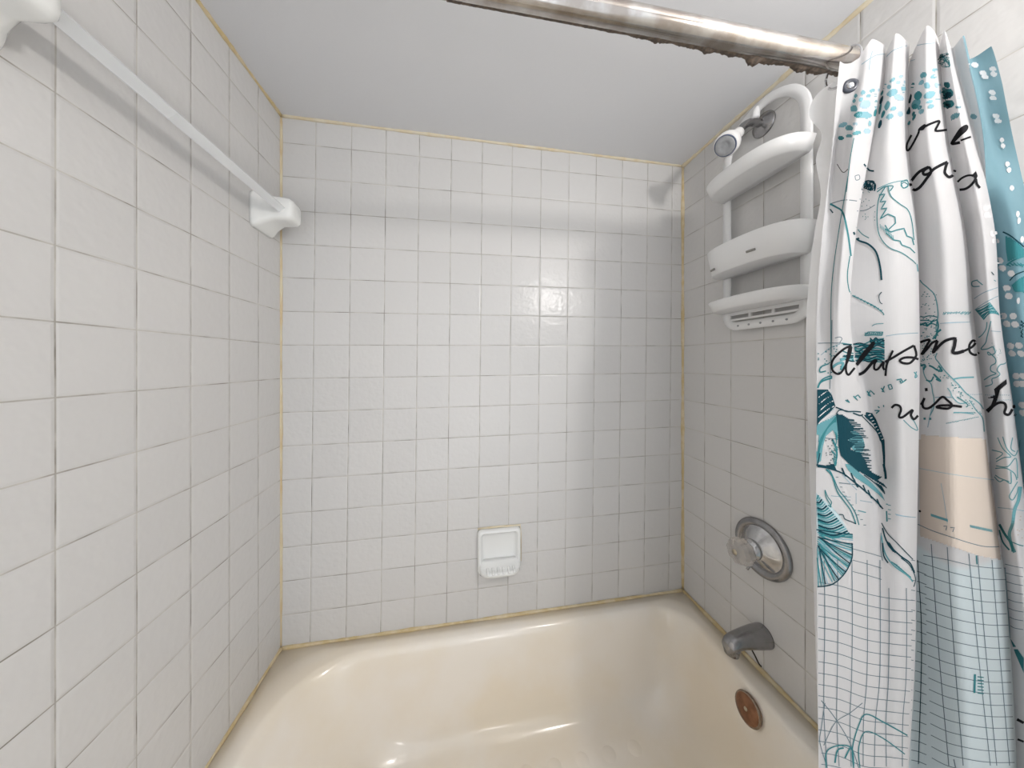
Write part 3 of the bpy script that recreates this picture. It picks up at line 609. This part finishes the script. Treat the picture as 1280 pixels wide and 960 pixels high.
# third fold: serpent outline, dotted band, small caption
stroke('mid', 1.5, B_((585,440),(600,520),(640,560),(675,600),(690,690),(680,760),(690,800)))
for k in range(55):
    x = random.uniform(595, 680); y = random.uniform(570, 960); q = B_((x, y))[0]; stroke('teal', 1, [(q[0], q[1]), (q[0]+random.uniform(1,2.4), q[1]-.6)])
for y in (700,722,742): stroke('teal', 1.4, B_(*[(598+i*22, y+random.uniform(-8,8)) for i in range(5)]))
stroke('teal', 2.2, E6((80,50),(140,30),(150,60),(220,0))); stroke('teal', 2.4, E6((230,190),(250,130),(290,95))); stroke('teal', 2, E6((250,0),(262,60),(240,150),(205,190)))
for k in range(26): stroke('mid', .9, B_((715+k*5.4, 690+random.uniform(-5,5)),(719+k*5.4, 680+random.uniform(-4,4))))
stroke('soft', .8, B_((700,738),(760,732),(865,730)))
stroke('mid', 1.5, E6((250,330),(235,380),(270,430),(330,510),(410,590),(470,650),(540,730),(620,790),(680,840),(720,900)))
stroke('mid', 1.3, E6((110,460),(120,540),(150,600),(190,640),(205,720),(220,800),(215,880),(180,955)))
stroke('teal', 2.2, E6((85,455),(130,450),(115,500))); stroke('teal', 2.2, E6((170,455),(205,470),(250,500),(300,510),(265,455))); stroke('teal', 2.4, E6((215,540),(250,575),(285,610),(240,590))); stroke('teal', 1.8, E6((140,600),(190,610),(215,565)))
for k in range(46):
    t = random.random(); x = 250+t*450+random.uniform(-60,10); y = 440+t*470+random.uniform(-20,50); q = E6((x, y))[0]; blob('teal', q[0], q[1], random.uniform(.5,1.1), random.uniform(.4,.8), .6, 6)
for k in range(30): q = E6((random.uniform(85,210), random.uniform(60,450)))[0]; blob('mid', q[0], q[1], .8, .6, 0, 6)
stroke('mid', 2, E6((410,595),(480,578),(620,572))); stroke('mid', 1.2, E6((355,680),(385,720),(405,770),(470,830),(540,830)))
stroke('teal', 1.4, E6((450,770),(500,800),(560,850),(540,870))); stroke('mid', 1.4, E6((415,925),(480,925),(540,930),(620,940))); stroke('soft', 1.3, E6((230,775),(330,770),(400,775)))
for x0, y0, n_ in ((730,750,12),(850,800,8),(560,745,7)):
    for k in range(n_): stroke('soft', .9, E6((x0+k*21, y0+random.uniform(-4,4)),(x0+12+k*21, y0+random.uniform(-4,4))))
# script-like characters in the middle
for ch in (((375,240),(400,262),(395,235),(415,268)),((455,200),(495,245),(470,210),(500,190),(525,220)),((590,150),(630,205),(600,190),(625,145),(665,185),(640,160)),((730,120),(765,160),(740,155),(765,100)),((800,90),(815,135),(845,125),(830,85),(805,90)),((885,40),(930,30),(950,60),(985,35),(930,75),(920,45)),((665,345),(715,345),(680,375)),((700,305),(715,320)),((755,290),(758,310))):
    stroke('teal', 1.5, E3(*ch), False)
stroke('mid', 1.5, E5((1060,520),(1090,560),(1070,575),(1085,515)))
stroke('teal', 1.1, E5((565,155),(600,120),(680,120),(750,120),(740,155),(650,150),(570,158)), False); stroke('mid', 1, E5((640,60),(680,40),(755,35)))
for k in range(14): stroke('teal', 1, E5((570+k*13, 125+random.uniform(-6,6)),(576+k*13, 150)))
# wave bands behind the first word
for k in range(26):
    y = 190+k*9.0; x0 = 470+random.uniform(-140,40) if y > 240 else 620; stroke('teal' if k % 3 else 'deep', 1.5, E5(*[(x0+(765-x0)*i/5, y+random.uniform(-13,13)+ (8 if i % 2 else -8)) for i in range(6)]))
stroke('line', 1, E5((100,232),(230,230),(340,232))); stroke('teal', 1.5, E5((340,232),(440,245),(560,240),(640,205),(760,185)))
stroke('line', 1, E5((240,0),(235,230),(228,440),(218,690))); stroke('line', .9, E5((270,180),(320,170),(340,190),(320,225),(340,235))); stroke('soft', .9, E5((320,240),(220,280),(130,350)))
for k in range(26): q = E5((random.uniform(100,330), random.uniform(260,540)))[0]; blob('teal', q[0], q[1], .9, .6, 0, 6)
stroke('teal', 1.6, E5((200,440),(130,470),(120,520),(180,510))); stroke('teal', 2.2, E5((95,690),(130,620),(235,580))); stroke('teal', 1.6, E5((110,640),(150,590),(230,560),(235,590))); stroke('mid', 3.2, E5((240,480),(290,440),(350,430),(330,500)))
stroke('mid', 3.6, E5((320,400),(420,380),(520,400),(720,390)))
# big leaf, left fold
fill('deep', E3((92,135),(200,138),(240,190),(275,300),(215,370),(120,450),(90,500)), 1.3, False)
for k in range(10): stroke('pale' if k % 2 else 'white', 1.1, E3((105+k*3, 215+k*33),(170+k*5, 165+k*30),(232+k*5, 140+k*27)) if k < 5 else E3((105, 215+k*33),(185, 165+k*30),(262, 120+k*30)))
fill('mid', E3((90,480),(215,430),(290,380),(300,500),(295,640),(250,540),(180,600),(150,700),(130,850),(90,880),(80,700)), 1.3, False)
for k in range(13): stroke('teal', 1.4, E3((95+k*5, 820-k*20),(130+k*8, 620-k*12),(280, 410+k*4)))
fill('deep', E3((280,375),(350,390),(410,430),(415,470),(445,490),(470,540),(420,560),(480,600),(400,640),(470,680),(420,730),(530,780),(560,820),(590,870),(560,910),(640,955),(500,955),(400,870),(330,800),(305,700),(300,560)), 1.3, False)
fill('mid', E3((440,540),(495,560),(550,620),(570,690),(545,760),(480,770),(420,700),(400,620)), 1.3, False)
for k in range(34):
    y = 430+k*15; x0 = 380+k*4+random.uniform(-20,20); stroke('deep', 1.3, E3((x0, y),(x0+random.uniform(70,150), y+random.uniform(-2,14))))
for x, y in ((480,525),(530,555),(500,590),(540,615),(560,750)): stroke('deep', .8, E3((x, y),(x+random.uniform(45,70), y+random.uniform(-6,4))))
for k in range(16): stroke('teal', 1.1, E3((230+random.uniform(0,60), 560+k*20),(260+random.uniform(0,50), 600+k*20)))
stroke('deep', 1.6, E3((278,312),(340,335),(390,355),(480,355),(600,370),(645,385))); stroke('deep', 1.2, E3((285,375),(320,340),(400,352)))
fill('deep', E3((550,375),(640,370),(680,430),(720,530),(765,640),(772,800),(770,955),(755,955),(748,800),(735,680),(700,580),(650,480),(580,420)), 1.2, False)
stroke('deep', 1.3, E3((540,400),(610,470),(690,560),(725,650))); stroke('deep', 1.8, E3((450,370),(520,395),(550,385)))
for k in range(9): stroke('white', 1.0, E3((600+k*17, 395+k*30),(630+k*16, 385+k*30)))
for k in range(22): q = E3((random.uniform(170,280), random.uniform(620,900)))[0]; blob('deep', q[0], q[1], .7, .5, 0, 6)
stroke('line', 1, E3((130,610),(210,625),(300,630))); stroke('deep', 1.5, E3((95,890),(120,770))); stroke('teal', 2.2, E3((250,640),(290,760),(270,900)))
stroke('deep', 2, E3((85,890),(180,905),(280,945))); fill('deep', E3((180,890),(260,880),(290,950),(200,925)), 1.2, False)
# lower leaf veins and shell
stroke('deep', 1.8, E4((80,25),(190,40),(340,90),(450,170),(560,260),(680,370),(750,450)))
fill('mid', E4((370,0),(430,0),(520,90),(640,190),(740,300),(770,370),(700,300),(600,220),(480,140),(400,60)), 1.2, False)
fill('deep', E4((440,0),(590,0),(600,60),(690,110),(740,130),(700,160),(640,150),(540,90),(480,50)), 1.2, False); fill('deep', E4((670,180),(740,220),(775,290),(730,260)), 1.2, False)
stroke('deep', 1.2, E4((560,110),(680,200),(770,300))); stroke('deep', 3, E4((755,0),(772,80),(778,150)))
for x, y in ((430,90),(460,150),(550,210),(600,260),(690,350),(340,40)): stroke('deep', 1.8, E4((x, y),(x+30, y+70),(x+45, y+80)))
for k in range(14): stroke('deep', 1.2, E4((460+k*22, 10+k*14),(500+k*22, 60+k*14)))
stroke('line', 1.2, E4((310,188),(400,198),(490,208))); stroke('soft', 1.0, E4((350,110),(420,190),(490,260)))
stroke('teal', 1.5, E4((180,55),(240,120),(290,270),(360,370),(430,470),(480,600))); stroke('teal', 1.3, E4((180,55),(220,70),(260,150),(310,260),(390,360),(470,480),(510,610)))
stroke('teal', 1.1, E4((170,260),(180,330),(220,400),(230,430),(200,410))); stroke('teal', 1.1, E4((170,260),(200,330),(235,380),(225,420)))
stroke('deep', 1.2, E4((310,505),(350,510),(370,550),(440,580),(480,600)))
for x, y in ((290,132),(330,230),(355,280),(375,320),(410,360),(440,408),(465,462),(500,508),(535,555),(567,610)): stroke('line', .9, E4((x-12, y),(x+14, y+1)))
stroke('soft', .9, E4((230,318),(300,325),(430,330))); stroke('soft', .9, E4((520,365),(640,385))); stroke('soft', .9, E4((480,290),(482,400))); stroke('mid', 1.4, E4((500,465),(580,485)))
stroke('soft', .9, E4((870,500),(960,520),(1070,535))); stroke('mid', 1.4, E4((780,400),(800,405))); stroke('teal', 1.8, E4((785,470),(790,575)))
for k in range(4): stroke('mid', 1, E4((800, 410+k*45),(828, 415+k*45)))
SH = E4((80,290),(150,350),(240,430),(310,510),(370,610),(410,690),(450,760),(440,930),(380,1060),(250,1130),(80,1190))
sx0, sy0 = E4((60,980))[0]
fill('pale', E4((80,290),(150,350),(240,430),(310,510),(370,610),(410,690),(90,690)), 1.4, False)
for k in range(20):
    t = k/19; xe, ye = 85+ (330*t), 290+ (400*t); 
    stroke(('deep','teal','mid')[k % 3], 2.2 if k % 3 < 2 else 1.6, E4((82, 320+k*19),(85+(xe-85)*.55, 322+(ye-290)*.75+k*6),(xe, ye)))
SB = [(v_.x, v_.y) for v_ in spline([(1066,668,0),(1066,690,0),(1061,708,0),(1048,724,0),(1023,733,0)], 10)]
for k in range(34):
    t = k/33; a = -1.0 + 1.55*t; q = SB[min(int(t*40), 40)]; o = (1020.5 + (k % 4)*1.6, 662 + t*22 + (k % 3)*3)
    stroke(('deep','mid','teal','mid','soft')[k % 5], 1.5, [o, ((o[0]+q[0])/2, (o[1]+q[1])/2-1.5*(1-t)+2), q])
stroke('deep', 1.6, D_((70,235),(130,225),(180,180),(208,120),(208,60)))
# feather at the first fold's right edge
fill('deep', E4((770,755),(820,790),(860,850),(910,905),(850,880),(800,820)), 1.2, False); stroke('deep', 1.2, E4((735,590),(800,700),(900,800),(1050,955)))
stroke('deep', 1.8, D_((330,0),(350,60),(400,110),(440,140),(458,180))); stroke('mid', 1.8, D_((325,30),(340,100),(375,150),(430,190),(452,215))); stroke('deep', 1.8, D_((330,60),(335,110),(352,140))); stroke('deep', 1.2, D_((405,120),(440,150),(462,200),(455,235)))
for k in range(7): stroke('teal', 1.3, D_((365+k*9, 135+k*7),(390+k*9, 150+k*8)))
stroke('line', 1, D_((325,20),(322,80),(330,130)))
# peach chart panel, right
fill('peach', [(1148.5,543),(1180,546),(1235,549),(1240,600),(1246,650),(1252,683),(1253,700),(1225,695),(1180,680),(1150,670)], 1.6, False)
stroke('line', 1, E8((130,745),(220,785),(340,825),(450,860),(540,880),(630,880))); stroke('black', 2.4, E8((130,652),(148,672)))
for x0, x1, y0, y1 in ((210,308,690,722),(445,575,757,785)):
    for k in range(24): t = k/23; x = x0+(x1-x0)*t; y = y0+(y1-y0)*t; stroke('mid', .9, E8((x, y-8),(x+2, y+8)))
stroke('soft', .8, E8((270,500),(290,610),(308,740))); stroke('soft', .8, E8((140,410),(300,440),(450,462),(590,480))); stroke('line', 1, E8((285,757),(305,757),(300,782)), False); stroke('line', 1, E8((325,765),(350,765),(340,792)), False)
for k in range(16): stroke('mid', 1, E8((345+k*8, 78-k*.2+random.uniform(-3,3)),(352+k*8, 74)))
for k in range(22): stroke('mid', .9, E8((300+k*9, 142-k*1.8+random.uniform(-3,3)),(306+k*9, 138-k*1.8)))
stroke('mid', 1.4, E8((440,0),(480,60),(520,110),(530,190))); stroke('soft', 1.3, E8((220,30),(205,90),(190,165))); stroke('teal', 2.6, E8((165,112),(178,112))); stroke('teal', 2.6, E8((198,113),(212,113)))
stroke('mid', 1.2, E8((45,120),(75,150),(100,170),(130,180),(110,130),(90,110)))
stroke('soft', .9, E8((0,690),(60,700),(130,705)))
# coral on the fourth fold
for P in (((575,300),(640,320),(600,355)),((600,370),(650,345),(690,340),(640,290),(610,225)),((640,220),(665,290),(710,335),(735,290),(745,240)),((700,225),(690,290),(715,310)),((595,410),(660,410),(710,440),(725,480)),((600,395),(670,400),(720,350),(730,470)),
          ((590,460),(620,490),(650,480),(690,500),(690,430)),((595,450),(625,470),(680,490)),((730,490),(700,540),(680,580),(700,600),(725,560),(735,520))): stroke('mid', 1.3, E8(*P))
stroke('mid', 4.2, E8((748,520),(735,600),(712,660),(700,740),(680,800),(690,860),(712,915))); stroke('teal', 3, E8((620,745),(650,800),(690,860),(700,910))); stroke('teal', 2, E8((620,780),(640,850),(680,900)))
stroke('teal', 1.2, E8((690,850),(740,870),(765,875))); stroke('soft', 1, E8((610,645),(700,655),(768,665)))
for k in range(8): q = E8((random.uniform(715,760), random.uniform(680,860)))[0]; blob('peach', q[0], q[1], 1, .8, 0, 6)
# coast line on the fourth fold, upper
stroke('mid', 1.4, E6((790,10),(770,90),(750,170),(735,230),(690,290),(750,290),(810,270),(830,330),(770,350),(760,320),(830,380),(835,430),(790,460),(790,510),(840,535),(780,560),(720,600)))
stroke('mid', 1.3, E6((750,20),(740,90),(700,150),(665,175))); stroke('mid', 1.3, E6((955,395),(930,435),(880,450),(850,500),(880,540),(850,570),(800,590),(800,640),(730,665)))
for k in range(16): q = E6((random.uniform(800,890), random.uniform(220,380)))[0]; blob('mid', q[0], q[1], .4, .4, 0, 5)
stroke('mid', 1.4, E7((270,640),(225,655),(230,690),(285,690))); stroke('mid', 1.4, E7((260,640),(310,680)))
stroke('soft', 1, E7((240,790),(320,740),(430,700))); stroke('soft', 1, E7((245,880),(330,820),(450,760))); 
for k in range(14): stroke('teal' if k % 2 else 'mid', 1.4, E7((250+k*5, 880+k*6),(300+k*6, 870+k*2+random.uniform(-12,12)),(370+k*6, 820+k*8)))
stroke('deep', 1, E7((380,575),(400,600))); stroke('mid', 1, E7((400,640),(415,650)))
stroke('soft', .8, E6((280,35),(400,28),(560,22))); stroke('soft', .8, E6((790,110),(920,120)))
# white dots and dark fern on the aqua border
for x, y in ((850,330),(875,325),(915,365),(925,385),(960,462),(965,490),(980,580),(990,605),(1010,700),(1015,730),(1038,820),(1045,850),(1060,940),(965,345),(968,370)): q = A_((x, y))[0]; blob('white', q[0], q[1], 4.6 if x < 1000 else 2.8, 3.0, .2)
for x, y in ((345,65),(352,122),(398,266),(412,326),(444,485),(466,545),(540,590),(502,704),(518,770),(595,806),(475,930),(555,930),(592,112),(600,165),(625,315)): q = E7((x, y))[0]; blob('white', q[0], q[1], 4.8 if x < 580 else 2, 3.9, .1)
for x, y in ((950,40),(1030,45),(985,260),(1070,255),(1000,335),(1090,335),(1042,562),(1110,560),(1050,640),(1105,640),(1105,850),(1110,930)): q = E6((x, y))[0]; blob('white', q[0], q[1], 5.0, 3.8, .3)
stroke('deep', 1.8, E7((470,255),(530,285),(600,340),(640,375))); fill('teal', E7((490,290),(530,300),(600,350),(640,390),(640,450),(560,470),(510,495),(495,400)), 1.3, False)
for k in range(8): stroke('soft', 1.0, E7((530+k*15, 310+k*9),(520+k*16, 400+k*8)))
stroke('teal', 2, E7((500,520),(560,480),(640,450))); stroke('deep', 1.4, E7((525,645),(570,600),(640,570))); fill('teal', E7((540,680),(600,630),(640,610),(640,740),(560,730)), 1.3, False)
for k in range(12): stroke('deep', 1.2, E6((1075+random.uniform(0,45), 5+k*14),(1085+random.uniform(0,40), 20+k*14)))
for k in range(10): stroke('teal', 1.5, E7((500+k*14, 505+random.uniform(-5,20)),(520+k*14, 520+random.uniform(-5,20))))
# ruled grid, lower left panel
for i in range(22):
    y0 = 690+i*14.2
    stroke('line', .85, [(1023, y0-5),(1050, y0),(1080, y0+8+i*.25),(1110, y0+15),(1143-(i*.5), y0+18)] if i > 2 else [(1066, y0-4),(1085, y0+1),(1102, y0+6)])
for x0, x1 in ((1030.5,1034),(1047,1049),(1065,1064),(1084,1079),(1100,1093),(1111,1108),(1133,1128)): stroke('line', 1.0, [(x0, 700 if x0 < 1105 else 735),(x0+.5, 780),(x0-.5, 850),((x0+x1)/2-2, 900),(x1, 958)])
stroke('line', 1.1, D_((85,690),(140,760),(200,860),(235,960))); stroke('line', 1.1, D_((100,700),(85,800),(80,860),(110,960))); stroke('line', 1.0, D_((95,870),(140,780),(200,740),(250,700)))
stroke('teal', 1.6, D_((215,960),(210,880),(235,790),(265,745),(340,780),(430,830))); stroke('teal', 1.3, D_((240,960),(235,880),(262,815),(330,840),(420,905)))
stroke('teal', 1.6, D_((105,960),(105,900),(135,875),(185,870),(210,890),(215,950))); stroke('teal', 2, D_((140,940),(150,890),(175,880))); stroke('teal', 2, D_((180,920),(200,880)))
# ruled grid, shaded valley and right panel
for i in range(22): y0 = 690+i*12.5; stroke('line', .9, [(1139, y0+10),(1148, y0+12),(1158, y0+16)])
stroke('deep', 1.1, [(1147, 700),(1152, 800),(1148, 955)])
for i in range(20):
    y0 = 690+i*14.3; xr = 1257+min(i, 16)*.7
    stroke('line', .85, [(1154+i*.6, y0-(0 if i else -4)),(1185, y0+10),(1215, y0+17),(1240, y0+20),(xr, y0+20)])
for x0, y0, x1 in ((1164,680,1186),(1184,684,1204),(1211,692,1238),(1222,694,1246),(1240,700,1262)): stroke('line', 1.1, [(x0, y0),(x0+(x1-x0)*.45, 820),(x1, 957)])
stroke('teal', 2.6, D_((700,585),(698,660))); 
for k in range(6): stroke('teal', 1.3, D_((710, 595+k*13),(735, 598+k*13)))
stroke('teal', 1.4, D_((705,110),(708,145))); stroke('line', 1.2, D_((615,925),(622,958)))
for i in range(8): y0 = 705+i*11; stroke('line', .8, [(1256+i, y0),(1268, y0+3),(1279, y0+5)])
fill('teal', D_((840,440),(895,520),(895,580),(860,500)), 1.4, False); stroke('soft', 1.4, D_((820,160),(840,440))); stroke('black', 3.4, D_((868,765),(895,780))); stroke('black', 2.6, D_((870,845),(895,855)))
# --- end of the print
EYE = cast(1062, 108)
cur = mesh_obj('shower_curtain', bm, [mc]+list(INK.values()))
tag(cur, 'white shower curtain printed with teal sea drawings and black handwriting', 'shower curtain')

# ------------------------------------------------------------------ clear liner behind the cloth
LL = [(1.828,[(1042,-.668),(1050,-.664),(1064,-.668),(1080,-.662)]),(1.80,[(1020,-.666),(1038,-.662),(1060,-.668),(1080,-.660)]),(1.765,[(1011,-.664),(1035,-.660),(1060,-.666),(1080,-.658)]),(1.735,[(1027,-.664),(1038,-.660),(1056,-.666),(1076,-.658)]),
      (1.69,[(1020,-.662),(1034,-.664),(1050,-.668),(1070,-.660)]),(1.63,[(1026,-.662),(1036,-.666),(1048,-.668),(1060,-.658)]),(1.55,[(1017,-.664),(1026,-.666),(1036,-.668),(1056,-.658)]),(1.41,[(1008,-.664),(1018,-.666),(1028,-.668),(1050,-.658)]),
      (1.27,[(1009,-.664),(1018,-.666),(1030,-.668),(1050,-.660)]),(1.13,[(1012,-.664),(1020,-.666),(1032,-.668),(1050,-.662)]),(.99,[(1016,-.664),(1024,-.666),(1034,-.668),(1050,-.662)]),
      (.85,[(1019,-.664),(1026,-.666),(1036,-.668),(1052,-.662)]),(.64,[(1024,-.664),(1030,-.666),(1038,-.668),(1056,-.662)]),(.45,[(1026,-.664),(1032,-.666),(1040,-.668),(1058,-.662)])]
c2, a_, b_ = sheet(LL, 8, 8); bm = bmesh.new()
g_ = [[bm.verts.new(c2[i][j]) for j in range(b_)] for i in range(a_)]
for i in range(a_-1):
    for j in range(b_-1): bm.faces.new((g_[i][j], g_[i+1][j], g_[i+1][j+1], g_[i][j+1]))
tag(mesh_obj('curtain_liner', bm, m_liner), 'pale translucent vinyl liner peeking out along the curtain\'s left edge', 'curtain liner')

# ------------------------------------------------------------------ curtain ring at the left hem
ring_ = empty('curtain_ring', (1.22, -.68, 1.84), 'metal curtain ring on the rod at the curtain\'s left hem', 'curtain ring')
xr = px_x(1062, -.693); bm = bmesh.new()
ct = Vector((xr, -.684, 1.836)); tube(bm, [ct + Vector((.004*math.sin(a), .024*math.cos(a), .030*math.sin(a))) for a in [2*math.pi*k/40 for k in range(41)]], .0018, 10)
ring_.location = ct; local(bm, ring_); mesh_obj('wire_loop', bm, m_chrome, ring_)
if EYE:
    bm = bmesh.new(); lathe(bm, EYE[0]+EYE[2]*.0005, EYE[2], [(-.001,.0105),(.001,.011),(.0025,.0095),(.003,.0065),(.0022,.0050)], 32, True, False); local(bm, ring_); mesh_obj('grommet', bm, m_grom, ring_)
    bm = bmesh.new(); lathe(bm, EYE[0]+EYE[2]*.0010, EYE[2], [(0,.0052),(.0022,.0048),(.003,.003),(.0032,.0004)], 24, True, False); local(bm, ring_); mesh_obj('roller_bead', bm, m_chrome, ring_)

# ------------------------------------------------------------------ bathroom lamp behind the viewer, on the right wall
lampo = empty('wall_lamp', (W, LAMP.y, LAMP.z), 'globe wall lamp mounted on the right wall outside the tub', 'lamp')
me_, nt, p = M('lamp_globe'); em = nt.nodes.new('ShaderNodeEmission'); em.inputs[0].default_value = (1, .965, .93, 1); em.inputs[1].default_value = LAMP_E
nt.links.new(em.outputs[0], nt.nodes['Material Output'].inputs[0])
bm = bmesh.new(); bmesh.ops.create_uvsphere(bm, u_segments=32, v_segments=20, radius=.040, matrix=Matrix.Translation(LAMP)); local(bm, lampo); mesh_obj('globe', bm, me_, lampo)
bm = bmesh.new(); lathe(bm, (W, LAMP.y, LAMP.z-.0), (-1,0,0), [(0,.05),(.008,.05),(.012,.04),(.014,.012),(.10,.010),(.152,.010),(.156,.022),(.163,.022)], 36); local(bm, lampo); mesh_obj('bracket', bm, m_chrome, lampo)

dome = empty('added_ceiling_light', DOME, 'unseen round ceiling light added to brighten the tub', 'lamp')  # unseen fill light, added because the tub came out too dark
md_, nt, p = M('fill_dome_glow'); em = nt.nodes.new('ShaderNodeEmission'); em.inputs[0].default_value = (1, .975, .95, 1); em.inputs[1].default_value = DOME_E
nt.links.new(em.outputs[0], nt.nodes['Material Output'].inputs[0])
bm = bmesh.new(); lathe(bm, DOME, (0,0,-1), [(0,.15),(.02,.15),(.024,.145)], 48, True, True); local(bm, dome); mesh_obj('base_ring', bm, m_white_pl, dome)
bm = bmesh.new(); lathe(bm, DOME, (0,0,-1), [(.0245,.14),(.04,.12),(.05,.07),(.053,.001)], 48, True, True); local(bm, dome); mesh_obj('diffuser', bm, md_, dome)

low = empty('unseen_low_lamp', (LOW.x, LOW.y, 0), 'unseen low globe lamp on an added floor stand outside the tub', 'lamp')  # low source meant for the bar's upper shadow; its floor stand is added
ml_, nt, p = M('low_globe_glass'); em = nt.nodes.new('ShaderNodeEmission'); em.inputs[0].default_value = (1, .965, .94, 1); em.inputs[1].default_value = LOW_E
nt.links.new(em.outputs[0], nt.nodes['Material Output'].inputs[0])
bm = bmesh.new(); lathe(bm, (LOW.x, LOW.y, 0), (0,0,1), [(0,.12),(.012,.12),(.018,.10),(.022,.02),(.03,.012)], 40); local(bm, low); mesh_obj('base', bm, m_dullchrome, low)
bm = bmesh.new(); lathe(bm, (LOW.x, LOW.y, 0), (0,0,1), [(.025,.010),(.79,.010),(.795,.03),(.81,.032)], 24); local(bm, low); mesh_obj('pole', bm, m_dullchrome, low)
bm = bmesh.new(); bmesh.ops.create_uvsphere(bm, u_segments=32, v_segments=20, radius=.095, matrix=Matrix.Translation(LOW)); local(bm, low); mesh_obj('globe', bm, ml_, low)
